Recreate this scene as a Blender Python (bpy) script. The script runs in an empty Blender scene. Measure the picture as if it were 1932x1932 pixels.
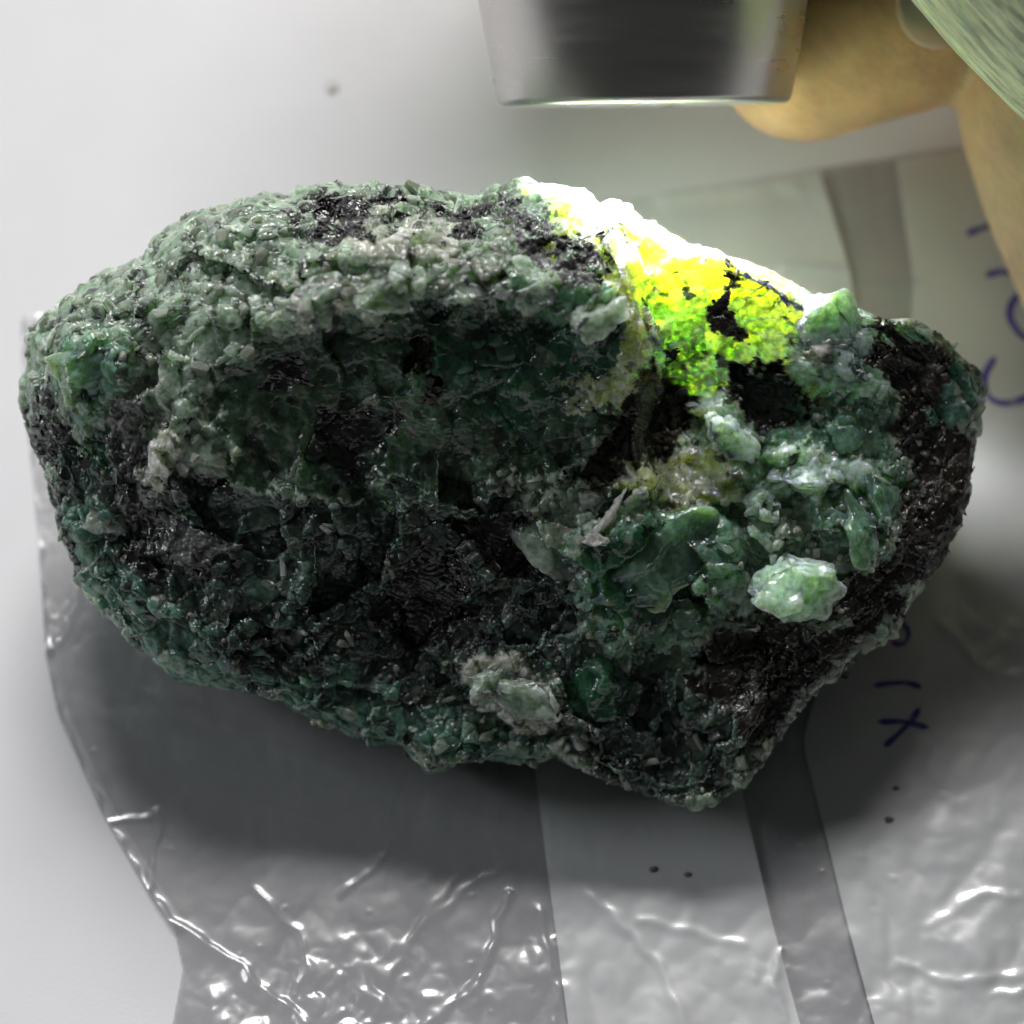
import bpy, bmesh, math, random
import numpy as np
from mathutils import Vector, Matrix

rng = np.random.default_rng(7)
random.seed(7)
SC = bpy.context.scene
COL = SC.collection

# ------------------------------------------------------------------ camera, light, exposure
TILT = math.radians(25)            # camera tilt from the vertical
DIST = 0.24                        # metres from the lens to the middle of the stone
HALF = 0.0346                      # half the picture width at that distance (m)
T0 = np.array([0.0, 0.0, 0.0125])
AX = np.array([1.0, 0, 0])
AV = np.array([0, math.cos(TILT), math.sin(TILT)])
AW = np.array([0, -math.sin(TILT), math.cos(TILT)])

cam_d = bpy.data.cameras.new('camera')
cam = bpy.data.objects.new('camera', cam_d)
COL.objects.link(cam)
cam.location = Vector(T0 + AW * DIST)
cam.rotation_euler = (TILT, 0, 0)
cam_d.sensor_width = 36
cam_d.lens = 36 * DIST / (2 * HALF)
cam_d.clip_start = 0.005
cam_d.clip_end = 50
cam_d.dof.use_dof = True
cam_d.dof.focus_distance = DIST - 0.0065
cam_d.dof.aperture_fstop = 22
SC.camera = cam

world = bpy.data.worlds.new('World')
SC.world = world
world.use_nodes = True
bg = world.node_tree.nodes['Background']
bg.inputs[0].default_value = (0.95, 0.98, 1.0, 1)
bg.inputs[1].default_value = 0.036

def area_light(name, loc, target, size, power, color, sizey=None):
    d = bpy.data.lights.new(name, 'AREA')
    d.energy = power; d.color = color
    d.shape = 'RECTANGLE'; d.size = size; d.size_y = sizey or size
    o = bpy.data.objects.new(name, d); COL.objects.link(o)
    o.location = loc
    o.rotation_euler = (Vector(target) - Vector(loc)).to_track_quat('-Z', 'Y').to_euler()
    return o

KE, KA = math.radians(44), math.radians(-3)      # elevation and side angle of the room's window
kd = Vector((math.sin(KA) * math.cos(KE), math.cos(KA) * math.cos(KE), math.sin(KE)))
area_light('window_light', kd * 1.3, (0, 0, 0), 0.56, 17.0, (1.0, 0.985, 0.975), 0.46)
fd = Vector((-0.86, 0.15, 0.5)).normalized()
area_light('side_fill_light', fd * 1.5, (0, 0, 0), 0.5, 6.5, (0.93, 0.97, 1.0))  # soft fill added from the left to brighten that side

SC.view_settings.view_transform = 'Standard'
SC.view_settings.look = 'None'
SC.view_settings.exposure = 0
SC.view_settings.gamma = 1
SC.render.engine = 'CYCLES'
SC.cycles.use_denoising = True
SC.cycles.max_bounces = 10
SC.cycles.transparent_max_bounces = 12
SC.cycles.sample_clamp_indirect = 8
SC.cycles.caustics_reflective = False
SC.cycles.caustics_refractive = False

# ------------------------------------------------------------------ picture point -> place (1932 grid)
def uvw(px, py, w):
    k = HALF / 966 * (DIST - w) / DIST
    return np.array([(px - 966) * k, (966 - py) * k, w])

def to_world(c):
    c = np.asarray(c, float)
    return T0 + c[..., 0:1] * AX + c[..., 1:2] * AV + c[..., 2:3] * AW

def PW(px, py, w):
    return to_world(uvw(px, py, w))

CAMP = T0 + AW * DIST
def PZ(px, py, z=0.0):
    d = PW(px, py, 0.0) - CAMP
    t = (z - CAMP[2]) / d[2]
    return CAMP + d * t

# ------------------------------------------------------------------ noise
def _hash(ix, iy, iz, seed):
    h = (ix.astype(np.int64) * 374761393 + iy.astype(np.int64) * 668265263 + iz.astype(np.int64) * 2147483647 + seed * 974634721) & 0xFFFFFFFF
    h = ((h ^ (h >> 13)) * 1274126177) & 0xFFFFFFFF
    h = ((h ^ (h >> 16)) * 2246822519) & 0xFFFFFFFF
    return (h ^ (h >> 15)) & 0xFFFFFFFF

def _r(h, k):
    h = ((h ^ (k * 0x9E3779B1)) * 3266489917) & 0xFFFFFFFF
    h = ((h ^ (h >> 15)) * 668265263) & 0xFFFFFFFF
    return (((h ^ (h >> 14)) & 0xFFFFFF) / float(0xFFFFFF)).astype(np.float32)

def vnoise(p, seed):
    i = np.floor(p).astype(np.int64); f = (p - i).astype(np.float32)
    u = f * f * f * (f * (f * 6 - 15) + 10)
    out = 0
    for dx in (0, 1):
        wx = u[:, 0] if dx else 1 - u[:, 0]
        for dy in (0, 1):
            wy = u[:, 1] if dy else 1 - u[:, 1]
            for dz in (0, 1):
                wz = u[:, 2] if dz else 1 - u[:, 2]
                h = _hash(i[:, 0] + dx, i[:, 1] + dy, i[:, 2] + dz, seed)
                g = (_r(h, 1) * 2 - 1) * (f[:, 0] - dx) + (_r(h, 2) * 2 - 1) * (f[:, 1] - dy) + (_r(h, 3) * 2 - 1) * (f[:, 2] - dz)
                out = out + wx * wy * wz * g
    return out * 1.4

def fbm(p, seed, octs=4, gain=0.5):
    a, s, o = 1.0, 1.0, 0
    for k in range(octs):
        o = o + a * vnoise(p * s + 17.3 * k, seed + k)
        a *= gain; s *= 2.07
    return o

def worley(p, seed, jit=0.85):
    """nearest cell: F1, F2, vector to its centre, cell hash"""
    i = np.floor(p - 0.5).astype(np.int64)
    n = len(p)
    F1 = np.full(n, 9.0, np.float32); F2 = np.full(n, 9.0, np.float32)
    V = np.zeros((n, 3), np.float32); H = np.zeros(n, np.int64)
    for dx in (0, 1):
        for dy in (0, 1):
            for dz in (0, 1):
                c = i + np.array([dx, dy, dz])
                h = _hash(c[:, 0], c[:, 1], c[:, 2], seed)
                ctr = np.stack([_r(h, 11), _r(h, 12), _r(h, 13)], 1) - 0.5
                v = (p - (c + 0.5 + ctr * jit)).astype(np.float32)
                d = np.sqrt((v * v).sum(1))
                near = d < F1
                F2 = np.where(near, F1, np.minimum(F2, d))
                F1 = np.where(near, d, F1)
                V = np.where(near[:, None], v, V)
                H = np.where(near, h, H)
    return F1, F2, V, H

def sstep(a, b, x):
    t = np.clip((x - a) / (b - a), 0, 1)
    return t * t * (3 - 2 * t)

def poly_sdf(x, y, poly):
    """signed distance, positive inside"""
    poly = np.asarray(poly, float); n = len(poly)
    d = np.full(x.shape, 1e9); inside = np.zeros(x.shape, bool)
    for k in range(n):
        ax, ay = poly[k]; bx, by = poly[(k + 1) % n]
        ex, ey = bx - ax, by - ay
        t = np.clip(((x - ax) * ex + (y - ay) * ey) / (ex * ex + ey * ey + 1e-12), 0, 1)
        d = np.minimum(d, (x - ax - t * ex) ** 2 + (y - ay - t * ey) ** 2)
        cr = ((ay > y) != (by > y)) & (x < ex * (y - ay) / (ey if ey else 1e-9) + ax)
        inside ^= cr
    d = np.sqrt(d)
    return np.where(inside, d, -d)

# ------------------------------------------------------------------ materials
def new_mat(name):
    m = bpy.data.materials.new(name); m.use_nodes = True
    nt = m.node_tree
    return m, nt, nt.nodes, nt.links, nt.nodes['Principled BSDF']

def nd(nodes, t, **kw):
    n = nodes.new(t)
    for k, v in kw.items():
        setattr(n, k, v)
    return n

def simple(name, col, rough=0.5, **inp):
    m, nt, N, L, b = new_mat(name)
    b.inputs['Base Color'].default_value = (*col, 1); b.inputs['Roughness'].default_value = rough
    for k, v in inp.items():
        b.inputs[k.replace('_', ' ')].default_value = v
    return m

def mat_rock():
    m, nt, N, L, b = new_mat('beryl_in_mica_schist')
    c = nd(N, 'ShaderNodeAttribute', attribute_name='tint')
    s = nd(N, 'ShaderNodeAttribute', attribute_name='clear')     # 0 opaque mica .. 1 translucent beryl
    r = nd(N, 'ShaderNodeAttribute', attribute_name='rough')
    geo = nd(N, 'ShaderNodeTexCoord')
    n1 = nd(N, 'ShaderNodeTexNoise'); n1.inputs['Scale'].default_value = 2600; n1.inputs['Detail'].default_value = 3
    L.new(geo.outputs['Object'], n1.inputs['Vector'])
    mul = nd(N, 'ShaderNodeMixRGB', blend_type='MULTIPLY'); mul.inputs[0].default_value = 1
    ramp = nd(N, 'ShaderNodeMapRange'); ramp.inputs[1].default_value = 0.3; ramp.inputs[2].default_value = 0.7
    ramp.inputs[3].default_value = 0.7; ramp.inputs[4].default_value = 1.25
    L.new(n1.outputs[0], ramp.inputs[0])
    L.new(c.outputs['Color'], mul.inputs[1]); L.new(ramp.outputs[0], mul.inputs[2])
    L.new(mul.outputs[0], b.inputs['Base Color'])
    L.new(s.outputs['Fac'], b.inputs['Subsurface Weight'])
    L.new(r.outputs['Fac'], b.inputs['Roughness'])
    b.subsurface_method = 'RANDOM_WALK'
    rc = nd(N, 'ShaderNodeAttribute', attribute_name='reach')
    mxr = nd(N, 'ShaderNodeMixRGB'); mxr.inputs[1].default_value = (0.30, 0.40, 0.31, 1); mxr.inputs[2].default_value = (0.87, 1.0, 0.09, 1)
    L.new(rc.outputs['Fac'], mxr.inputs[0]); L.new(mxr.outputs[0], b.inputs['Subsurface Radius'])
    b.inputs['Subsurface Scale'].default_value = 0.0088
    b.inputs['IOR'].default_value = 1.57
    b.inputs['Coat Weight'].default_value = 0.32; b.inputs['Coat Roughness'].default_value = 0.10; b.inputs['Coat IOR'].default_value = 1.5
    n2 = nd(N, 'ShaderNodeTexVoronoi', feature='F1'); n2.inputs['Scale'].default_value = 3600
    L.new(geo.outputs['Object'], n2.inputs['Vector'])
    bump = nd(N, 'ShaderNodeBump'); bump.inputs['Strength'].default_value = 0.55; bump.inputs['Distance'].default_value = 0.00006
    L.new(n2.outputs['Distance'], bump.inputs['Height'])
    L.new(bump.outputs[0], b.inputs['Normal']); L.new(bump.outputs[0], b.inputs['Coat Normal'])
    return m

def mat_crystal(name, col, trans=0.6, rough=0.16, sss=0.6):
    m, nt, N, L, b = new_mat(name)
    oi = nd(N, 'ShaderNodeObjectInfo')
    geo = nd(N, 'ShaderNodeTexCoord')
    n1 = nd(N, 'ShaderNodeTexNoise'); n1.inputs['Scale'].default_value = 1400; n1.inputs['Detail'].default_value = 4
    L.new(geo.outputs['Object'], n1.inputs['Vector'])
    hsv = nd(N, 'ShaderNodeHueSaturation'); hsv.inputs['Color'].default_value = (*col, 1)
    mr = nd(N, 'ShaderNodeMapRange'); mr.inputs[3].default_value = 0.65; mr.inputs[4].default_value = 1.4
    L.new(oi.outputs['Random'], mr.inputs[0]); L.new(mr.outputs[0], hsv.inputs['Value'])
    mul = nd(N, 'ShaderNodeMixRGB', blend_type='MULTIPLY'); mul.inputs[0].default_value = 1
    mr2 = nd(N, 'ShaderNodeMapRange'); mr2.inputs[1].default_value = 0.3; mr2.inputs[2].default_value = 0.7
    mr2.inputs[3].default_value = 0.6; mr2.inputs[4].default_value = 1.3
    L.new(n1.outputs[0], mr2.inputs[0]); L.new(hsv.outputs[0], mul.inputs[1]); L.new(mr2.outputs[0], mul.inputs[2])
    L.new(mul.outputs[0], b.inputs['Base Color'])
    b.inputs['Transmission Weight'].default_value = trans
    b.inputs['Roughness'].default_value = rough
    b.inputs['IOR'].default_value = 1.57
    b.inputs['Subsurface Weight'].default_value = sss
    b.inputs['Subsurface Radius'].default_value = (0.7, 1.0, 0.25)
    b.inputs['Subsurface Scale'].default_value = 0.0015
    n2 = nd(N, 'ShaderNodeTexNoise'); n2.inputs['Scale'].default_value = 3500; n2.inputs['Detail'].default_value = 3
    L.new(geo.outputs['Object'], n2.inputs['Vector'])
    bump = nd(N, 'ShaderNodeBump'); bump.inputs['Strength'].default_value = 0.5; bump.inputs['Distance'].default_value = 0.00006
    L.new(n2.outputs[0], bump.inputs['Height']); L.new(bump.outputs[0], b.inputs['Normal'])
    return m

def mat_mica():
    m, nt, N, L, b = new_mat('dark_mica')
    oi = nd(N, 'ShaderNodeObjectInfo')
    cr = nd(N, 'ShaderNodeValToRGB')
    cr.color_ramp.elements[0].color = (0.010, 0.010, 0.010, 1); cr.color_ramp.elements[1].color = (0.055, 0.052, 0.052, 1)
    L.new(oi.outputs['Random'], cr.inputs[0]); L.new(cr.outputs[0], b.inputs['Base Color'])
    b.inputs['Roughness'].default_value = 0.42; b.inputs['IOR'].default_value = 1.6
    return m

def mat_table():
    m, nt, N, L, b = new_mat('white_laminate')
    geo = nd(N, 'ShaderNodeTexCoord')
    n1 = nd(N, 'ShaderNodeTexNoise'); n1.inputs['Scale'].default_value = 90; n1.inputs['Detail'].default_value = 5
    L.new(geo.outputs['Object'], n1.inputs['Vector'])
    cr = nd(N, 'ShaderNodeValToRGB')
    cr.color_ramp.elements[0].position = 0.3; cr.color_ramp.elements[0].color = (0.765, 0.76, 0.78, 1)
    cr.color_ramp.elements[1].position = 0.75; cr.color_ramp.elements[1].color = (0.815, 0.81, 0.83, 1)
    L.new(n1.outputs[0], cr.inputs[0]); L.new(cr.outputs[0], b.inputs['Base Color'])
    b.inputs['Roughness'].default_value = 0.5; b.inputs['Specular IOR Level'].default_value = 0.3
    n2 = nd(N, 'ShaderNodeTexNoise'); n2.inputs['Scale'].default_value = 4000
    L.new(geo.outputs['Object'], n2.inputs['Vector'])
    bump = nd(N, 'ShaderNodeBump'); bump.inputs['Strength'].default_value = 0.12; bump.inputs['Distance'].default_value = 0.0001
    L.new(n2.outputs[0], bump.inputs['Height']); L.new(bump.outputs[0], b.inputs['Normal'])
    return m

def mat_film(name, tint, white=0.0, haze=.03):
    m, nt, N, L, b = new_mat(name)
    out = N['Material Output']
    tr = nd(N, 'ShaderNodeBsdfTransparent'); tr.inputs[0].default_value = (*tint, 1)
    gl = nd(N, 'ShaderNodeBsdfGlossy'); gl.inputs['Roughness'].default_value = 0.14
    fr = nd(N, 'ShaderNodeLayerWeight'); fr.inputs[0].default_value = 0.5      # same from both sides: a thin sheet
    mx = nd(N, 'ShaderNodeMixShader')
    pw = nd(N, 'ShaderNodeMath', operation='POWER'); pw.inputs[1].default_value = 4
    sc = nd(N, 'ShaderNodeMath', operation='MULTIPLY_ADD'); sc.inputs[1].default_value = .8; sc.inputs[2].default_value = .15
    L.new(fr.outputs['Facing'], pw.inputs[0]); L.new(pw.outputs[0], sc.inputs[0]); L.new(sc.outputs[0], mx.inputs[0])
    if white > 0:
        b.inputs['Base Color'].default_value = (0.80, 0.81, 0.82, 1); b.inputs['Roughness'].default_value = 0.42
        m2 = nd(N, 'ShaderNodeMixShader'); m2.inputs[0].default_value = white
        L.new(tr.outputs[0], m2.inputs[1]); L.new(b.outputs[0], m2.inputs[2])
        L.new(m2.outputs[0], mx.inputs[1])
    else:
        df = nd(N, 'ShaderNodeBsdfDiffuse'); df.inputs[0].default_value = (0.8, 0.82, 0.84, 1)
        m2 = nd(N, 'ShaderNodeMixShader')
        geo = nd(N, 'ShaderNodeTexCoord')
        mp = nd(N, 'ShaderNodeMapping'); mp.inputs['Scale'].default_value = (240, 70, 1); mp.inputs['Rotation'].default_value = (0, 0, .55)
        L.new(geo.outputs['Object'], mp.inputs[0])
        nh = nd(N, 'ShaderNodeTexNoise'); nh.inputs['Scale'].default_value = 1; nh.inputs['Detail'].default_value = 6; nh.inputs['Roughness'].default_value = .65
        L.new(mp.outputs[0], nh.inputs['Vector'])
        mh = nd(N, 'ShaderNodeMapRange'); mh.inputs[1].default_value = .45; mh.inputs[2].default_value = .8; mh.inputs[3].default_value = haze; mh.inputs[4].default_value = haze + .10
        L.new(nh.outputs[0], mh.inputs[0]); L.new(mh.outputs[0], m2.inputs[0])
        L.new(tr.outputs[0], m2.inputs[1]); L.new(df.outputs[0], m2.inputs[2])
        L.new(m2.outputs[0], mx.inputs[1])
    g2 = nd(N, 'ShaderNodeBsdfGlossy'); g2.inputs['Roughness'].default_value = 0.36
    gm = nd(N, 'ShaderNodeMixShader'); gm.inputs[0].default_value = .5
    L.new(gl.outputs[0], gm.inputs[1]); L.new(g2.outputs[0], gm.inputs[2])
    L.new(gm.outputs[0], mx.inputs[2]); L.new(mx.outputs[0], out.inputs[0])
    return m

def mat_steel():
    m, nt, N, L, b = new_mat('brushed_steel')
    geo = nd(N, 'ShaderNodeTexCoord')
    mp = nd(N, 'ShaderNodeMapping'); mp.inputs['Scale'].default_value = (40, 40, 26000)
    L.new(geo.outputs['Object'], mp.inputs[0])
    n1 = nd(N, 'ShaderNodeTexNoise'); n1.inputs['Scale'].default_value = 1; n1.inputs['Detail'].default_value = 4
    L.new(mp.outputs[0], n1.inputs['Vector'])
    mp2 = nd(N, 'ShaderNodeMapping'); mp2.inputs['Scale'].default_value = (160, 160, 900)
    L.new(geo.outputs['Object'], mp2.inputs[0])
    n2 = nd(N, 'ShaderNodeTexNoise'); n2.inputs['Scale'].default_value = 1; n2.inputs['Detail'].default_value = 5
    L.new(mp2.outputs[0], n2.inputs['Vector'])
    b.inputs['Base Color'].default_value = (0.57, 0.55, 0.52, 1); b.inputs['Metallic'].default_value = 1
    mr = nd(N, 'ShaderNodeMapRange'); mr.inputs[3].default_value = 0.2; mr.inputs[4].default_value = 0.4
    L.new(n2.outputs[0], mr.inputs[0]); L.new(mr.outputs[0], b.inputs['Roughness'])
    add = nd(N, 'ShaderNodeMath', operation='ADD'); L.new(n1.outputs[0], add.inputs[0]); L.new(n2.outputs[0], add.inputs[1])
    bump = nd(N, 'ShaderNodeBump'); bump.inputs['Strength'].default_value = 0.2; bump.inputs['Distance'].default_value = 0.00003
    L.new(add.outputs[0], bump.inputs['Height']); L.new(bump.outputs[0], b.inputs['Normal'])
    return m

def mat_skin():
    m, nt, N, L, b = new_mat('skin')
    geo = nd(N, 'ShaderNodeTexCoord')
    at = nd(N, 'ShaderNodeAttribute', attribute_name='tint')
    n1 = nd(N, 'ShaderNodeTexNoise'); n1.inputs['Scale'].default_value = 260; n1.inputs['Detail'].default_value = 6
    L.new(geo.outputs['Object'], n1.inputs['Vector'])
    mr = nd(N, 'ShaderNodeMapRange'); mr.inputs[1].default_value = 0.3; mr.inputs[2].default_value = 0.7
    mr.inputs[3].default_value = 0.8; mr.inputs[4].default_value = 1.15
    L.new(n1.outputs[0], mr.inputs[0])
    mul = nd(N, 'ShaderNodeMixRGB', blend_type='MULTIPLY'); mul.inputs[0].default_value = 1
    L.new(at.outputs['Color'], mul.inputs[1]); L.new(mr.outputs[0], mul.inputs[2])
    sk = nd(N, 'ShaderNodeAttribute', attribute_name='streak'); om = nd(N, 'ShaderNodeAttribute', attribute_name='dry')
    ns = nd(N, 'ShaderNodeTexNoise'); ns.inputs['Scale'].default_value = 1; ns.inputs['Detail'].default_value = 5; ns.inputs['Roughness'].default_value = .7
    L.new(sk.outputs['Vector'], ns.inputs['Vector'])
    sr_ = nd(N, 'ShaderNodeMapRange'); sr_.inputs[1].default_value = .36; sr_.inputs[2].default_value = .58; sr_.inputs[3].default_value = .35; sr_.inputs[4].default_value = 1.1
    L.new(ns.outputs[0], sr_.inputs[0])
    mk = nd(N, 'ShaderNodeMixRGB'); mk.inputs[1].default_value = (1, 1, 1, 1)
    L.new(om.outputs['Fac'], mk.inputs[0]); L.new(sr_.outputs[0], mk.inputs[2])
    m3 = nd(N, 'ShaderNodeMixRGB', blend_type='MULTIPLY'); m3.inputs[0].default_value = 1
    L.new(mul.outputs[0], m3.inputs[1]); L.new(mk.outputs[0], m3.inputs[2]); L.new(m3.outputs[0], b.inputs['Base Color'])
    hs = nd(N, 'ShaderNodeMath', operation='MULTIPLY'); L.new(sr_.outputs[0], hs.inputs[0]); L.new(om.outputs['Fac'], hs.inputs[1])
    b.inputs['Subsurface Weight'].default_value = 0.35
    b.inputs['Subsurface Radius'].default_value = (1, 0.4, 0.2); b.inputs['Subsurface Scale'].default_value = 0.0018
    b.inputs['Roughness'].default_value = 0.5
    n2 = nd(N, 'ShaderNodeTexVoronoi', feature='DISTANCE_TO_EDGE'); n2.inputs['Scale'].default_value = 1500
    L.new(geo.outputs['Object'], n2.inputs['Vector'])
    bump = nd(N, 'ShaderNodeBump'); bump.inputs['Strength'].default_value = 0.35; bump.inputs['Distance'].default_value = 0.0001
    ha = nd(N, 'ShaderNodeMath', operation='MULTIPLY_ADD'); ha.inputs[1].default_value = 2.2
    L.new(hs.outputs[0], ha.inputs[0]); L.new(n2.outputs[0], ha.inputs[2])
    L.new(ha.outputs[0], bump.inputs['Height']); L.new(bump.outputs[0], b.inputs['Normal'])
    return m

# ------------------------------------------------------------------ mesh helpers
def link_mesh(name, verts, faces, mat, parent=None, smooth=False):
    me = bpy.data.meshes.new(name)
    if isinstance(faces, np.ndarray):
        v = np.asarray(verts, np.float32); f = faces.astype(np.int32); k = f.shape[1]
        me.vertices.add(len(v)); me.vertices.foreach_set('co', v.ravel())
        me.loops.add(f.size); me.loops.foreach_set('vertex_index', f.ravel())
        me.polygons.add(len(f)); me.polygons.foreach_set('loop_start', np.arange(0, f.size, k, dtype=np.int32))
        me.update(calc_edges=True)
    else:
        me.from_pydata([tuple(map(float, v)) for v in verts], [], faces); me.update()
    if smooth:
        me.polygons.foreach_set('use_smooth', np.ones(len(me.polygons), bool))
    me.materials.append(mat)
    o = bpy.data.objects.new(name, me); COL.objects.link(o)
    if parent:
        o.parent = parent
    return o

def empty(name, loc, label, cat, group=None):
    o = bpy.data.objects.new(name, None); COL.objects.link(o)
    o.location = Vector(loc); o.empty_display_size = 0.005
    o['label'] = label; o['category'] = cat
    if group:
        o['group'] = group
    return o

def icos(sub):
    bm = bmesh.new(); bmesh.ops.create_icosphere(bm, subdivisions=sub, radius=1)
    me = bpy.data.meshes.new('tmp'); bm.to_mesh(me); bm.free()
    v = np.empty(len(me.vertices) * 3, np.float32); me.vertices.foreach_get('co', v)
    f = np.empty(len(me.polygons) * 3, np.int32); me.polygons.foreach_get('vertices', f)
    bpy.data.meshes.remove(me)
    v = v.reshape(-1, 3); v /= np.linalg.norm(v, axis=1, keepdims=True)
    return v, f.reshape(-1, 3)

def vnormals(v, f):
    fn = np.cross(v[f[:, 1]] - v[f[:, 0]], v[f[:, 2]] - v[f[:, 0]])
    n = np.zeros_like(v)
    for c in range(3):
        acc = 0
        for k in range(3):
            acc = acc + np.bincount(f[:, k], weights=fn[:, c], minlength=len(v))
        n[:, c] = acc
    return n / (np.linalg.norm(n, axis=1, keepdims=True) + 1e-20)

def set_attr(me, name, data, typ):
    a = me.attributes.new(name, typ, 'POINT')
    if typ == 'FLOAT_COLOR':
        d = np.ones((len(data), 4), np.float32); d[:, :3] = data
        a.data.foreach_set('color', d.ravel())
    else:
        a.data.foreach_set('value', np.asarray(data, np.float32))

# ================================================================== the table
M_table = mat_table()
table = link_mesh('table_top', [(-1.2, -1.2, 0), (1.2, -1.2, 0), (1.2, 1.2, 0), (-1.2, 1.2, 0),
                                (-1.2, -1.2, -.02), (1.2, -1.2, -.02), (1.2, 1.2, -.02), (-1.2, 1.2, -.02)],
                  [(0, 1, 2, 3), (7, 6, 5, 4), (0, 4, 5, 1), (1, 5, 6, 2), (2, 6, 7, 3), (3, 7, 4, 0)], M_table)
table['kind'] = 'structure'

# ================================================================== the stone
OUT = [(45,640),(60,610),(95,578),(130,553),(185,518),(235,498),(270,478),(290,448),(330,423),(390,393),(450,373),(500,368),(545,368),
(600,351),(660,351),(720,346),(790,348),(830,358),(870,363),(910,363),(940,356),(990,341),(1040,348),(1090,353),(1130,382),(1160,374),
(1190,386),(1215,409),(1240,414),(1290,444),(1350,469),(1420,499),(1470,519),(1510,544),(1560,559),(1610,579),(1650,587),(1690,602),
(1720,598),(1750,605),(1790,640),(1820,670),(1840,690),(1855,720),(1862,760),(1850,800),(1845,850),(1835,900),(1820,960),(1795,1015),
(1770,1075),(1730,1130),(1690,1190),(1640,1230),(1590,1270),(1540,1310),(1500,1350),(1470,1400),(1440,1440),(1410,1475),(1380,1500),
(1350,1520),(1310,1522),(1270,1515),(1240,1495),(1200,1490),(1150,1478),(1100,1455),(1070,1440),(1050,1430),(1010,1445),(960,1445),
(920,1440),(880,1448),(840,1452),(800,1465),(780,1440),(760,1415),(720,1400),(680,1395),(640,1375),(590,1360),(540,1335),(490,1320),
(430,1305),(370,1295),(320,1275),(270,1240),(230,1200),(200,1160),(170,1125),(135,1095),(135,1070),(115,1030),(100,980),(95,930),
(75,880),(55,840),(42,800),(45,770),(38,730),(45,690)]
MM = HALF / 966 * 1000          # millimetres per grid pixel at w = 0
CX, CY = 950, 905

# minerals and torch-lit patches of the stone: tint, clearness, roughness, coarse grain, fine grain, flakiness, how far light travels inside
KINDS = {
 'grain': ((0.285, 0.385, 0.285), 0.85, 0.34, 0.80, 0.55, 0.0, .08),
 'crys':  ((0.34, 0.45, 0.335), 0.92, 0.26, 0.95, 0.28, 0.0, .12),
 'pale':  ((0.50, 0.53, 0.44), 0.88, 0.30, 0.80, 0.35, 0.0, .08),
 'dome':  ((0.048, 0.112, 0.060), 0.90, 0.40, 0.30, 0.12, 0.05, .7),
 'deep':  ((0.020, 0.105, 0.052), 0.90, 0.25, 0.16, 0.08, 0.0, .6),
 'green': ((0.13, 0.26, 0.175), 0.92, 0.22, 0.45, 0.20, 0.0, .4),
 'lime':  ((0.42, 0.66, 0.47), 0.95, 0.20, 0.75, 0.38, 0.0, .30),
 'glow':  ((0.74, 0.86, 0.54), 1.0, 0.36, 0.55, 0.50, 0.0, 1.0),  # same beryl, the torch's glow worked into its lighter tint
 'olive': ((0.46, 0.54, 0.32), 0.95, 0.32, 0.50, 0.35, 0.0, .95),  # beryl tinted to ease that painted glow into the darker stone
 'teal':  ((0.085, 0.195, 0.145), 0.88, 0.32, 0.75, 0.45, 0.0, .15),
 'mica':  ((0.026, 0.026, 0.025), 0.0, 0.30, 0.30, 0.35, 0.9, .05),
 'greym': ((0.095, 0.096, 0.096), 0.05, 0.36, 0.40, 0.35, 0.8, .05),
 'brown': ((0.026, 0.020, 0.012), 0.05, 0.40, 0.40, 0.45, 0.4, .05),
 'mixed': ((0.042, 0.080, 0.060), 0.6, 0.34, 0.60, 0.30, 0.18, .15),
}
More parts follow.
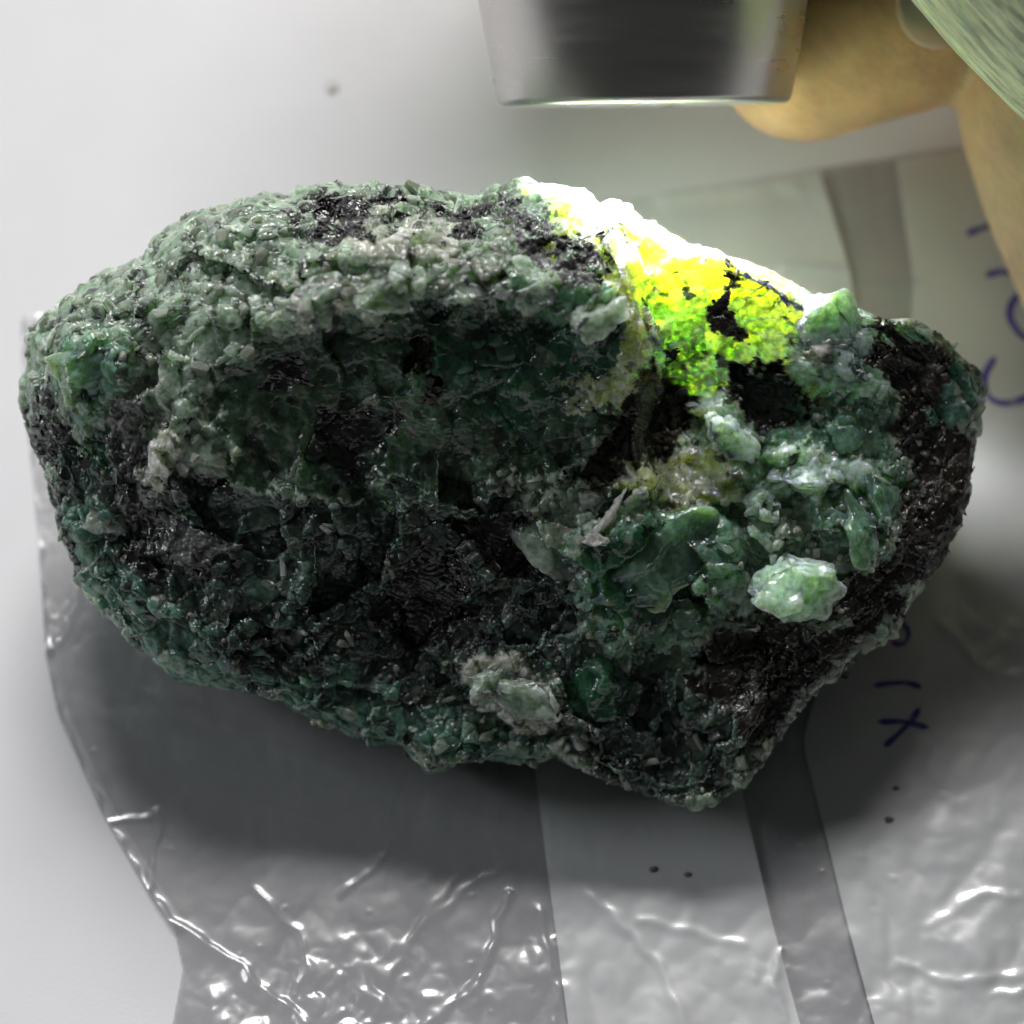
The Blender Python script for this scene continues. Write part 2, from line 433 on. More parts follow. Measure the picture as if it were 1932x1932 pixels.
ZONES = [  # later ones lie over earlier ones: kind, outline, lift in mm, softness of the lift in mm
 ('mixed', [(90,820),(300,900),(560,940),(900,930),(1080,1080),(1090,1260),(900,1300),(880,1440),(780,1460),(500,1330),(250,1230),(100,1010)], 0, 1),
 ('dome', [(470,640),(620,600),(860,570),(1080,590),(1210,630),(1260,700),(1180,800),(1060,870),(900,920),(640,930),(430,900),(380,760)], -0.7, 2.0),
 ('deep', [(830,610),(1060,600),(1150,660),(1120,760),(960,810),(830,760)], -0.3, 1.0),
 ('crys', [(560,430),(700,400),(860,380),(980,400),(1170,540),(1205,600),(1190,640),(1050,590),(860,575),(700,600),(620,625),(530,590),(520,540)], 2.3, 0.9),
 ('pale', [(640,430),(740,410),(800,400),(870,440),(920,490),(860,520),(720,500),(650,470)], 0.3, 0.5),
 ('pale', [(530,560),(600,520),(660,540),(650,600),(600,625),(540,600)], 0.5, 0.5),
 ('green', [(930,500),(1060,470),(1160,560),(1190,630),(1090,610),(980,580)], 0.1, 0.5),
 ('mica', [(560,385),(640,365),(760,385),(720,425),(640,430),(590,445)], 0.1, 0.6),
 ('mica', [(830,385),(900,375),(930,410),(880,440),(835,420)], 0.1, 0.5),
 ('greym', [(930,370),(1000,380),(1120,450),(1190,520),(1180,565),(1110,520),(1000,440),(940,410)], 0.7, 0.4),
 ('mica', [(490,660),(560,660),(560,730),(490,740)], -0.3, 0.4),
 ('brown', [(745,665),(790,645),(835,650),(830,690),(800,715),(750,690)], -0.8, 0.3),
 ('mica', [(600,790),(740,770),(720,850),(620,870)], -0.3, 0.6),
 ('green', [(80,650),(170,600),(240,640),(250,720),(200,780),(100,760)], 0.8, 0.8),
 ('deep', [(150,800),(250,790),(230,900),(160,900)], -0.5, 0.5),
 ('greym', [(45,760),(100,750),(120,830),(110,930),(60,870)], 0.2, 0.5),
 ('greym', [(215,750),(260,770),(300,850),(360,950),(440,1050),(380,1090),(280,1040),(220,950),(190,850)], 0.8, 0.5),
 ('mica', [(200,950),(300,960),(340,1060),(280,1100),(210,1030)], -0.5, 0.6),
 ('pale', [(280,850),(330,830),(340,900),(310,920)], 0.6, 0.3),
 ('teal', [(140,960),(230,960),(240,1050),(170,1080)], 0.3, 0.6),
 ('teal', [(120,1050),(260,1100),(380,1180),(560,1250),(760,1330),(800,1430),(760,1450),(540,1350),(300,1290),(130,1110)], 0.3, 1.0),
 ('mica', [(700,1080),(860,1070),(930,1160),(900,1230),(780,1220),(700,1160)], -0.6, 0.8),
 ('mica', [(840,970),(960,970),(1060,1080),(1000,1110),(900,1060)], -0.9, 0.6),
 ('brown', [(1190,700),(1280,660),(1340,720),(1310,790),(1250,880),(1130,920),(1080,890),(1150,820)], -1.1, 0.8),
 ('olive', [(1060,330),(1300,360),(1480,440),(1700,560),(1720,680),(1660,790),(1540,800),(1440,720),(1410,800),(1310,800),(1250,730),(1160,790),(1080,800),(1130,690),(1150,600),(1130,500),(1040,420)], 0, 1),
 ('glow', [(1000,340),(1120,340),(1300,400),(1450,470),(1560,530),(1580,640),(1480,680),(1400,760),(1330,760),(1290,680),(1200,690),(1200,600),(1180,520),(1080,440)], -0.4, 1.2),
 ('brown', [(1200,710),(1275,670),(1330,730),(1300,800),(1240,870),(1150,890),(1170,800)], 0, 0.8),
 ('brown', [(1345,545),(1375,550),(1400,590),(1390,640),(1355,610)], 0.1, 0.3),
 ('lime', [(1490,560),(1560,530),(1640,570),(1690,680),(1660,790),(1560,780),(1500,700)], 1.5, 0.9),
 ('pale', [(1520,590),(1580,570),(1610,640),(1570,690),(1510,660)], 0.7, 0.5),
 ('mica', [(1390,700),(1470,690),(1530,740),(1500,830),(1420,820)], -1.8, 0.6),
 ('green', [(1440,800),(1560,770),(1660,780),(1690,900),(1700,1000),(1640,1070),(1540,1000),(1460,900)], 1.3, 0.9),
 ('lime', [(1450,850),(1540,830),(1620,850),(1650,900),(1600,940),(1540,960),(1460,940)], 1.1, 0.8),
 ('lime', [(1300,760),(1380,750),(1430,830),(1440,920),(1370,910),(1330,850)], 1.6, 0.7),
 ('olive', [(1180,880),(1300,830),(1420,870),(1440,960),(1330,980),(1210,940)], 0.7, 0.7),
 ('brown', [(1640,600),(1700,600),(1800,650),(1850,760),(1830,940),(1760,1080),(1650,1200),(1500,1330),(1440,1440),(1330,1330),(1310,1230),(1400,1170),(1560,1180),(1640,1090),(1710,980),(1690,800),(1660,700)], -0.2, 1.2),
 ('green', [(1660,580),(1740,590),(1760,650),(1700,640)], 0.3, 0.5),
 ('deep', [(1750,620),(1810,660),(1800,720),(1750,700)], 0.4, 0.4),
 ('teal', [(1780,700),(1850,720),(1860,790),(1800,800)], 0.3, 0.6),
 ('mixed', [(1080,1380),(1280,1290),(1420,1330),(1400,1480),(1300,1530),(1150,1490)], 0.4, 1.0),
 ('green', [(1070,1020),(1180,970),(1330,960),(1420,1020),(1390,1130),(1330,1220),(1230,1270),(1150,1220),(1080,1130)], 1.3, 1.2),
 ('deep', [(1100,1030),(1200,1000),(1300,1030),(1310,1110),(1220,1170),(1120,1130)], -0.1, 0.6),
 ('deep', [(1060,1270),(1130,1230),(1200,1280),(1180,1340),(1090,1390)], 0.3, 0.5),
 ('pale', [(880,1250),(960,1250),(1050,1330),(1080,1370),(1000,1400),(910,1330)], 0.9, 0.6),
 ('teal', [(770,1380),(880,1360),(1020,1400),(1040,1440),(800,1465)], 0.4, 0.6),
]
kind_names = list(KINDS)

# zone maps on a raster, read back per vertex
GN = 644; GS = 1932 / GN
gx, gy = np.meshgrid((np.arange(GN) + .5) * GS, (np.arange(GN) + .5) * GS)
zid = np.full((GN, GN), kind_names.index('grain'), np.int16)
lift = np.zeros((GN, GN))
for kd_, pts, up, soft in ZONES:
    sd = poly_sdf(gx, gy, pts)
    zid[sd > 0] = kind_names.index(kd_)
    if up:
        lift += up * sstep(-0.35 * soft, soft, sd * MM)

def sample(grid, px, py, smooth=True):
    x = np.clip(px / GS - .5, 0, GN - 1.001); y = np.clip(py / GS - .5, 0, GN - 1.001)
    if not smooth:
        return grid[np.round(y).astype(int), np.round(x).astype(int)]
    i = np.floor(x).astype(int); j = np.floor(y).astype(int); fx = x - i; fy = y - j
    return (grid[j, i] * (1 - fx) + grid[j, i + 1] * fx) * (1 - fy) + (grid[j + 1, i] * (1 - fx) + grid[j + 1, i + 1] * fx) * fy

# radius of the outline by direction
pts = np.array(OUT, float) - [CX, CY]
TN = 2880
th = np.arange(TN) / TN * 2 * np.pi
Rt = np.zeros(TN)
dx, dy = np.cos(th), np.sin(th)
for k in range(len(pts)):
    a, b_ = pts[k], pts[(k + 1) % len(pts)]
    e = b_ - a
    den = dx * e[1] - dy * e[0]
    den = np.where(np.abs(den) < 1e-9, 1e-9, den)
    t = (a[0] * e[1] - a[1] * e[0]) / den
    s = (a[0] * dy - a[1] * dx) / den
    ok = (t > 0) & (s >= 0) & (s <= 1)
    Rt = np.where(ok, np.maximum(Rt, t), Rt)
ker = np.hanning(15); ker /= ker.sum()
Rt = np.convolve(np.concatenate([Rt[-7:], Rt, Rt[:7]]), ker, 'valid')

def grains(P, coarse, fine, flake, seed=0):
    """faceted grain relief in mm at points P (mm); returns relief and per grain randoms"""
    W = P + 0.25 * np.stack([vnoise(P * 1.1, seed + 31), vnoise(P * 1.1, seed + 32), vnoise(P * 1.1, seed + 33)], 1)
    pm = .10 + 1.1 * sstep(-.18, .42, vnoise(P * .36 + 3.3, seed + 35)); fine = fine * pm; coarse = coarse * (.6 + .45 * pm)
    F1, F2, V, H = worley(W / 1.9, seed + 1)
    g = np.stack([_r(H, 1), _r(H, 2), _r(H, 3)], 1) - .5
    d = coarse * (0.55 * (_r(H, 4) - .5) + 1.25 * (V * g).sum(1) - 0.22 * (1 - sstep(0, .16, F2 - F1)))
    d = d + coarse * .10 * (.45 - F1 * F1)
    c1 = _r(H, 5)
    F1, F2, V, H = worley(W / 0.80 + 5.2, seed + 2)
    g = np.stack([_r(H, 1), _r(H, 2), _r(H, 3)], 1) - .5
    d = d + fine * (0.30 * (_r(H, 4) - .5) + 0.66 * (V * g).sum(1) - 0.10 * (1 - sstep(0, .2, F2 - F1)))
    d = d + fine * .10 * (.45 - F1 * F1)
    c2, c3, c4 = _r(H, 5), _r(H, 6), _r(H, 7)
    F1, F2, V, H = worley(P / 0.29 + 1.7, seed + 3)
    g = np.stack([_r(H, 1), _r(H, 2), _r(H, 3)], 1) - .5
    d = d + (0.05 + .45 * fine) * (0.08 * (_r(H, 4) - .5) + 0.15 * (V * g).sum(1))
    c5 = _r(H, 5)
    # flaky sheets: steps along a tilted direction
    q = P @ np.array([0.35, 0.85, 0.4]) + 0.7 * vnoise(P * .55, seed + 41)
    st = q / 0.42
    st = st + 1.3 * vnoise(P * .9, seed + 44)
    saw = st - np.floor(st)
    d = d + flake * 0.30 * (saw - .5) * (0.6 + 0.8 * vnoise(P * 1.7, seed + 43))
    return d, c1, c2, c3, c4, c5

def stone_surface():
    v, f = icos(9)
    n = v + np.array([0, 0, 0.30], np.float32)
    n /= np.linalg.norm(n, axis=1, keepdims=True)
    ang = np.arctan2(-n[:, 1], n[:, 0]) % (2 * np.pi)
    x = ang / (2 * np.pi) * TN; i = np.floor(x).astype(int); fr = x - i
    R = (Rt[i % TN] * (1 - fr) + Rt[(i + 1) % TN] * fr - 7) * MM
    s = np.sqrt(n[:, 0] ** 2 + n[:, 1] ** 2); b_ = np.abs(n[:, 2])
    p = 2.7
    k = (s ** p + b_ ** p) ** (-1 / p)
    rho = s * k
    Hh = np.where(n[:, 2] > 0, 8.5, 13.0)
    u = R * rho * n[:, 0] / (s + 1e-9) + (CX - 966) * MM
    vv = R * rho * n[:, 1] / (s + 1e-9) + (966 - CY) * MM
    w = Hh * b_ * k * np.sign(n[:, 2])
    P = np.stack([u, vv, w], 1).astype(np.float64)
    front = n[:, 2] > 0
    # the upper half leans back towards the window, the lower half falls away below the ridge
    py0 = 966 - P[:, 1] / MM; px0 = 966 + P[:, 0] / MM
    env = 1 - rho ** 5
    ridge = -0.34 * MM * np.clip(py0 - 560, 0, None) + 3.6
    ridge += -1.0 * np.exp(-((py0 - 860) / 170) ** 2) * np.exp(-((px0 - 820) / 420) ** 2)
    ridge -= 0.6 * np.exp(-((px0 - 1400) / 150) ** 2 - ((py0 - 520) / 200) ** 2)
    W5 = P + 1.2 * np.stack([vnoise(P / 3.0, 151), vnoise(P / 3.0, 152), vnoise(P / 3.0, 153)], 1)
    q1, q2, qv, qh = worley(W5 / 6.0, 160)
    qg = np.stack([_r(qh, 1), _r(qh, 2), _r(qh, 3)], 1) - .5
    dm = poly_sdf(px0, py0, [(470,640),(620,605),(860,575),(1080,595),(1210,640),(1240,700),(1180,800),(1060,870),(900,910),(640,900),(450,860),(400,760)])
    calm = 1 - .72 * sstep(-40, 60, dm)
    ridge += calm * (0.9 * (_r(qh, 4) - .5) + 3.2 * (qv * qg).sum(1)) - .08 * (1 - sstep(0, .1, q2 - q1))
    q1, q2, qv, qh = worley(W5 / 3.1 + 9.1, 170)
    qg = np.stack([_r(qh, 1), _r(qh, 2), _r(qh, 3)], 1) - .5
    ridge += calm * (0.5 * (_r(qh, 4) - .5) + 1.3 * (qv * qg).sum(1))
    P[:, 2] += np.where(front, ridge * env, 0)
    # right of the dome the stone is lower: a shelf that tips away from the torch
    cap = 5.4 - 0.23 * MM * (py0 - 470) + 0.012 * MM * (px0 - 1400) + .35 * (ridge - np.round(ridge, 0))
    cap = np.where(py0 > 800, np.maximum(cap, 5.4 - .23 * MM * 330 + .02 * MM * (py0 - 800)), cap)
    inr = sstep(1190, 1260, px0 + 40 * vnoise(P / 3.0, 181)) * sstep(1050, 900, py0)
    over = np.maximum(P[:, 2] - cap, 0)
    P[:, 2] -= np.where(front, inr * over * .88, 0)
    # and its back edge stands up steeply under the torch
    lowr = inr * sstep(-.5, 1.5, P[:, 2]) * np.clip(cap - P[:, 2], 0, 5)
    P[:, 2] += np.where(front, .75 * lowr * sstep(1.0, .93, rho), 0)
    P += 0.9 * np.stack([vnoise(P / 7.0, 51), vnoise(P / 7.0, 52), vnoise(P / 7.0, 53)], 1) * np.where(rho > .93, .35, 1)[:, None]
    N0 = vnormals(P, f)
    # which mineral
    wx = 60 * fbm(P / 4.0, 61, 5, .62); wy = 60 * fbm(P / 4.0, 71, 5, .62)
    kx = (DIST * 1000 - P[:, 2]) / (DIST * 1000)
    px = 966 + P[:, 0] / MM / kx; py = 966 - P[:, 1] / MM / kx
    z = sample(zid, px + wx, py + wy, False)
    up = sample(lift, px + .6 * wx, py + .6 * wy)
    bn = fbm(P / 6.0, 81, 4)
    zb = np.where(bn > .12, kind_names.index('mixed'), np.where(bn > -.1, kind_names.index('grain'), kind_names.index('mica')))
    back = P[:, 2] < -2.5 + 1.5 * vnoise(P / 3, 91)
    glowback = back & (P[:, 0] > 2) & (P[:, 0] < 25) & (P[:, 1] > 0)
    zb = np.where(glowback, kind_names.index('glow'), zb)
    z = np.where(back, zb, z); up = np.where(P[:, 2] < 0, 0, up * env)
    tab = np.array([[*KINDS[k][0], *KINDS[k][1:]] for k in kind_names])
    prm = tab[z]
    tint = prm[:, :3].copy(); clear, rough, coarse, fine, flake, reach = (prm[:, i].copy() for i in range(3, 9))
    d, c1, c2, c3, c4, c5 = grains(P, coarse, fine, flake)
    d = d + 0.35 * fbm(P / 2.6, 101, 3)
    # grain to grain colour: some bleached, some bottle green, a few dark ones
    glow = z == kind_names.index('glow')
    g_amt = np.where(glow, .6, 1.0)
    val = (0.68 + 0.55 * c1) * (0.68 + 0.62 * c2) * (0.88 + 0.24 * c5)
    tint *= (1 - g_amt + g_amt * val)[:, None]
    bleach = ((c3 > .80) & (clear > .5) & ~glow) * sstep(0, 1, c4)
    tint = tint * (1 - .5 * bleach[:, None]) + np.array([.36, .37, .29]) * .5 * bleach[:, None] * np.clip(tint.max(1) / .2, .15, 1)[:, None]
    dark = (c3 < .07) & (clear > .3)
    dark &= ~glow | (c3 < .012)
    tint[dark] *= .22; clear[dark] *= .2
    speck = fbm(P / 0.8, 111, 3) > np.where(glow, .74, .54)
    speck &= clear > .3
    tint[speck] *= .30; clear[speck] *= .3
    rough = np.clip(rough + .35 * (c2 - .5) + .25 * (c5 - .5), .10, .9)
    P = P + N0 * (d + up * 0)[:, None]
    P[:, 2] += np.where(front, up, 0)
    N1 = vnormals(P, f)
    Wd = to_world(P / 1000)
    low = Wd[:, 2] < 0.0013
    Wd[low, 2] = 0.0013 - (0.0013 - Wd[low, 2]) * .02
    return Wd, f, tint, clear, rough, reach, z, px, py, N1, front & ~back

M_rock = mat_rock()
Wd, F, tint, clear, rough, reach, zone, vpx, vpy, N1, facing = stone_surface()
base = np.array([0.0, 0.0, 0.0013])
rock = empty('mineral_stone', base, 'rough green beryl stone with black mica, lit yellow green along its top edge', 'stone')
body = link_mesh('matrix', Wd - base, F, M_rock, rock, smooth=True)
set_attr(body.data, 'tint', tint, 'FLOAT_COLOR')
set_attr(body.data, 'clear', clear, 'FLOAT')
set_attr(body.data, 'rough', rough, 'FLOAT')
set_attr(body.data, 'reach', reach, 'FLOAT')
NW = N1[:, 0:1] * AX + N1[:, 1:2] * AV + N1[:, 2:3] * AW

# ================================================================== the torch
M_steel = mat_steel()
def lathe(profile, seg=96):
    vs, fs = [], []
    for r, z in profile:
        for k in range(seg):
            a = 2 * math.pi * k / seg
            vs.append((r * math.cos(a), r * math.sin(a), z))
    for j in range(len(profile) - 1):
        for k in range(seg):
            a, b_ = j * seg + k, j * seg + (k + 1) % seg
            fs.append((a, b_, b_ + seg, a + seg))
    return vs, fs

# built along +Z from the front rim backwards
FT = math.radians(5.8)
f_c = uvw(1215, 198, -0.0020)
axis_uvw = np.array([-0.012, math.cos(FT), math.sin(FT)])       # from the rim back to the tail
axis_uvw /= np.linalg.norm(axis_uvw)
axw = axis_uvw[0] * AX + axis_uvw[1] * AV + axis_uvw[2] * AW
torch = empty('flashlight', to_world(f_c), 'brushed steel flashlight head held above the stone, shining down on it', 'flashlight')
torch.rotation_mode = 'QUATERNION'
torch.rotation_quaternion = Vector(axw).to_track_quat('Z', 'Y')
R0 = 0.01005
vs, fs = lathe([(R0 - .0016, .0022), (R0 - .0013, .0004), (R0 - .0009, .00005), (R0 - .0005, 0), (R0 - .00015, .0002), (R0, .0005), (R0 + .0014, .0085),
                (R0 + .0018, .0112), (R0 + .0018, .0135), (R0 + .0012, .0142), (R0 + .0012, .0150), (R0 + .0018, .0156), (R0 + .0018, .024)])
link_mesh('head', vs, fs, M_steel, torch, smooth=True)
prof = [(R0 + .0018, .0242)]
for k in range(28):
    z0 = .0246 + k * .0022
    prof += [(R0 + .0014, z0), (R0 + .0014, z0 + .0009), (R0 + .0009, z0 + .0012), (R0 + .0009, z0 + .0019)]
prof += [(R0 + .0014, .088), (R0 + .0010, .0905), (R0 * .5, .0908), (0.0001, .0908)]
vs, fs = lathe(prof)
link_mesh('grip_tube', vs, fs, M_steel, torch, smooth=False)
m_len, nt, N_, L_, b_ = new_mat('lit_lens')
b_.inputs['Base Color'].default_value = (.9, .95, .95, 1); b_.inputs['Emission Color'].default_value = (0.80, 1.0, 0.93, 1)
b_.inputs['Emission Strength'].default_value = 3.0
vs, fs = lathe([(R0 - .0012, .0011), (R0 * .6, .0010), (R0 * .3, .0010), (.00005, .0010)])
link_mesh('lens', vs, fs, m_len, torch, smooth=True)
ld = bpy.data.lights.new('torch_light', 'AREA'); ld.shape = 'DISK'; ld.size = 0.0165; ld.energy = 0.042
ld.color = (1.0, 0.97, 1.0); ld.spread = math.radians(84)
lo = bpy.data.objects.new('torch_light', ld); COL.objects.link(lo); lo.parent = torch; lo.location = (0, 0, 0.0008)
# the beam leaves the reflector a little to the side, over the lower end of the stone
bd = -axis_uvw + np.array([0.24, 0, -0.01]); bd = bd[0] * AX + bd[1] * AV + bd[2] * AW
lo.rotation_mode = 'QUATERNION'
lo.rotation_quaternion = torch.rotation_quaternion.inverted() @ Vector(bd).to_track_quat('-Z', 'Y')


# ================================================================== single crystals and flakes set in the stone
def hull_mesh(name, pts_, mat):
    bm = bmesh.new()
    for q in pts_:
        bm.verts.new(tuple(map(float, q)))
    r = bmesh.ops.convex_hull(bm, input=bm.verts)
    bmesh.ops.delete(bm, geom=[g for g in r['geom_interior'] if isinstance(g, bmesh.types.BMVert)], context='VERTS')
    me = bpy.data.meshes.new(name); bm.to_mesh(me); bm.free()
    me.materials.append(mat)
    return me

def chunk_pts(r, flat=1.0, n=15, boxy=.6):
    q = r.normal(size=(n, 3)); q /= np.linalg.norm(q, axis=1, keepdims=True)
    q = np.sign(q) * np.abs(q) ** boxy
    q *= r.uniform(.75, 1.05, size=(n, 1)); q[:, 2] *= flat
    return q

def flake_pts(r):
    a = np.sort(r.uniform(0, 2 * np.pi, 7)); k = r.uniform(.7, 1.1, 7)
    top = np.stack([np.cos(a) * k, np.sin(a) * k * r.uniform(.5, 1), np.full(7, .07)], 1)
    bot = top * [1.05, 1.05, -1]
    return np.concatenate([top, bot])

def blade_pts(r):
    a = np.arange(6) / 6 * 2 * np.pi + r.uniform(0, 1); c = np.stack([np.cos(a), np.sin(a) * .7], 1)
    t = np.concatenate([c * .32, np.full((6, 1), 1.0) + r.uniform(-.25, .25, (6, 1))], 1)
    b2 = np.concatenate([c * .36, np.full((6, 1), -1.0)], 1)
    return np.concatenate([t, b2])

M_grain = mat_crystal('pale_green_grain', (0.50, 0.56, 0.46), .55, .14, .5)
M_bleach = mat_crystal('bleached_grain', (0.42, 0.45, 0.37), .45, .18, .6)
M_emer = mat_crystal('emerald_grain', (0.16, 0.38, 0.25), .65, .10, .5)
M_mica = mat_mica()
hr = np.random.default_rng(3)
SH = {'grain': [hull_mesh('crystal_grain', chunk_pts(hr), M_grain) for _ in range(7)],
      'bleach': [hull_mesh('crystal_grain', chunk_pts(hr), M_bleach) for _ in range(4)],
      'emer': [hull_mesh('crystal_grain', chunk_pts(hr), M_emer) for _ in range(5)],
      'blade': [hull_mesh('crystal_blade', blade_pts(hr), M_grain) for _ in range(4)],
      'flake': [hull_mesh('mica_flake', flake_pts(hr), M_mica) for _ in range(8)]}

def mesh_arrays(me):
    v = np.empty(len(me.vertices) * 3, np.float32); me.vertices.foreach_get('co', v)
    t = [tuple(p.vertices) for p in me.polygons]
    return v.reshape(-1, 3), np.array(t, np.int32)

def frame_from(n, spin, lean, r):
    n = Vector(n).normalized()
    t = Vector(r.normal(size=3)) * lean
    n = (n + t).normalized()
    q = n.to_track_quat('Z', 'Y').to_matrix()
    return q @ Matrix.Rotation(spin, 3, 'Z')

KI = {k: i for i, k in enumerate(kind_names)}
idx_all = np.nonzero(facing & (N1[:, 2] > .3) & (Wd[:, 2] > .006))[0]
def pick(kinds, n, r, wt=None):
    ids = idx_all[np.isin(zone[idx_all], [KI[k] for k in kinds])]
    return r.choice(ids, min(n, len(ids)), replace=False)

pr = np.random.default_rng(11)
def place_part(meshes, name, i, size, stretch, lean, sink):
    me = meshes[pr.integers(len(meshes))]
    o = bpy.data.objects.new(name, me); COL.objects.link(o); o.parent = rock
    R3 = frame_from(NW[i], pr.uniform(0, 6.28), lean, pr).to_4x4()
    s3 = Matrix.Diagonal((size, size * stretch, size, 1))
    p = Wd[i] - base - NW[i] * size * sink
    o.matrix_local = Matrix.Translation(Vector(p)) @ R3 @ s3
    return o

for i in pick(['grain', 'green', 'pale', 'crys'], 120, pr):
    g = 'bleach' if pr.random() < .22 else 'grain'
    place_part(SH[g], 'crystal_grain', i, pr.uniform(.00026, .00062), pr.uniform(.7, 1.3), .5, .25)
for i in pick(['green', 'dome', 'deep'], 45, pr):
    place_part(SH['emer'], 'crystal_grain', i, pr.uniform(.0003, .0007), pr.uniform(.7, 1.3), .5, .35)
for i in pick(['mixed', 'pale'], 30, pr):
    place_part(SH['blade'], 'crystal_blade', i, pr.uniform(.0004, .0008), 1, 1.2, .0)
for i in pick(['mica', 'greym', 'brown', 'mixed'], 200, pr):
    place_part(SH['flake'], 'mica_flake', i, pr.uniform(.0003, .0006), pr.uniform(.5, 1.0), .7, -.1)

def scatter(name, meshes, ids, lo_, hi_, lean, sink, mat, r):
    VS, FS, off = [], [], 0
    arr = [mesh_arrays(m) for m in meshes]
    for i in ids:
        v, t = arr[r.integers(len(arr))]
        sz = lo_ + (hi_ - lo_) * r.random() ** 2
        R3 = np.array(frame_from(NW[i], r.uniform(0, 6.28), lean, r))
        VS.append((v * sz) @ R3.T + (Wd[i] - base - NW[i] * sz * sink)); FS.append(t + off); off += len(v)
    o = link_mesh(name, np.concatenate(VS), np.concatenate(FS), mat, rock)
    o['kind'] = 'stuff'
    return o

sr = np.random.default_rng(23)
scatter('small_crystals', SH['grain'], pick(['grain', 'crys', 'pale', 'green'], 420, sr), .00010, .00045, .6, .2, M_grain, sr)
scatter('bleached_crystals', SH['bleach'], pick(['grain', 'pale', 'mixed'], 200, sr), .00012, .00032, .6, .2, M_bleach, sr)
scatter('emerald_crystals', SH['emer'], pick(['green', 'mixed'], 200, sr), .00012, .0003, .6, .3, M_emer, sr)
scatter('mica_flakes', SH['flake'], pick(['mica', 'greym', 'brown', 'mixed'], 900, sr), .00014, .00055, .7, -.1, M_mica, sr)

# larger crystals one can pick out, each sunk into the surface of the matrix
DG = 322; DS = 1932 / DG
dep = np.full((DG, DG), -.02)
wv = (Wd - T0) @ AW
gi = np.clip((vpx[facing] / DS).astype(int), 0, DG - 1); gj = np.clip((vpy[facing] / DS).astype(int), 0, DG - 1)
np.maximum.at(dep, (gj, gi), wv[facing])
def surf_w(px, py, r=2):
    i, j = int(px / DS), int(py / DS)
    a = dep[max(0, j - r):j + r + 1, max(0, i - r):i + r + 1]
    return float(np.median(a[a > -.019])) if (a > -.019).any() else 0.0

IC5 = icos(5)
def lump(name, px, py, rx, ry, rot, depth, mat, seed, coarse=.35, fine=.4, rise=.0, boxy=.7):
    """a broken crystal: an ellipsoid cut by many planes, then roughened"""
    r = np.random.default_rng(seed)
    v, f = IC5
    k = HALF / 966
    q = v.astype(float) * 1.12
    for _ in range(16):
        n_ = r.normal(size=3); n_ /= np.linalg.norm(n_)
        dd = r.uniform(.42, .88)
        q = q - np.maximum(q @ n_ - dd, 0)[:, None] * n_
    q = q * (1 + .42 * np.stack([vnoise(v * 1.6 + seed, 500 + seed), vnoise(v * 1.6 + seed, 520 + seed), vnoise(v * 1.6, 540 + seed)], 1))
    P = q * [rx * k * 1000 * 1.15, ry * k * 1000 * 1.15, depth]
    n = vnormals(P, f)
    d, c1, c2, c3, c4, c5 = grains(P + seed * 31.7, coarse, fine, 0, seed)
    Q = P + seed * 3.1
    P = P + n * (d + .12 * fbm(P / .7 + seed, seed + 5, 3))[:, None]
    c_, s_ = math.cos(rot), math.sin(rot)
    P = np.stack([P[:, 0] * c_ - P[:, 1] * s_, P[:, 0] * s_ + P[:, 1] * c_, P[:, 2]], 1) / 1000
    c = uvw(px, py, surf_w(px, py) + rise - .0006)
    kd2 = KINDS[mat]
    o = link_mesh(name, to_world(P + c) - base, f, M_rock, rock, smooth=True)
    tn = np.array(kd2[0]) * ((0.85 + 0.25 * c1) * (0.80 + 0.35 * c2))[:, None]
    dk = fbm(Q / .9, 611, 3) > .5
    tn[dk] *= .7
    set_attr(o.data, 'tint', tn, 'FLOAT_COLOR'); set_attr(o.data, 'clear', np.full(len(P), kd2[1]), 'FLOAT')
    set_attr(o.data, 'rough', np.clip(kd2[2] + .3 * (c2 - .5), .1, .9), 'FLOAT'); set_attr(o.data, 'reach', np.full(len(P), kd2[6]), 'FLOAT')
    return o

lump('green_crystal', 1478, 1098, 86, 80, .3, 2.8, 'lime', 1, .45, .42, .0018)
lump('beige_crystal', 1000, 1325, 92, 48, -.6, 1.5, 'crys', 2, .5, .5, .0002)
lump('beige_crystal', 935, 1285, 45, 38, .2, 1.2, 'crys', 3, .4, .5, .0002)
lump('clear_crystal', 1575, 660, 74, 84, .4, 2.4, 'lime', 4, .7, .6, -.0004)
lump('clear_crystal', 1365, 815, 46, 66, .5, 2.2, 'lime', 5, .6, .6, .0002)
lump('clear_crystal', 1535, 905, 66, 46, .3, 2.0, 'lime', 15, .6, .6, .0004)
lump('clear_crystal', 1450, 960, 44, 30, .3, 1.6, 'lime', 26, .6, .6, .0008)
lump('pale_crystal', 592, 575, 62, 42, .4, 1.4, 'crys', 6, .5, .35, .0002)
lump('pale_crystal', 720, 560, 56, 34, .1, 1.4, 'crys', 30, .5, .35, .0001)
lump('pale_crystal', 860, 545, 66, 30, -.1, 1.4, 'crys', 31, .5, .35, .0001)
lump('pale_crystal', 1010, 560, 60, 34, .2, 1.4, 'crys', 32, .5, .35, .0001)
lump('pale_crystal', 1130, 595, 50, 40, -.3, 1.5, 'crys', 33, .5, .35, .0002)
lump('pale_plate', 1005, 1020, 84, 36, -.80, .9, 'crys', 7, .15, .2, .0006, .45)
lump('pale_crystal', 1112, 938, 22, 22, .2, .7, 'pale', 8, .1, .15, .0006, .6)
lump('pale_plate', 1150, 975, 46, 15, .95, .6, 'pale', 9, .1, .15, .0007, .5)
lump('pale_crystal', 1125, 1020, 20, 16, .2, .6, 'pale', 10, .1, .15, .0006, .6)
lump('green_crystal', 1625, 1000, 34, 84, .35, 1.3, 'green', 12, .4, .4, .0006, .5)
lump('green_crystal', 1665, 950, 30, 76, .25, 1.3, 'green', 13, .4, .4, .0006, .5)
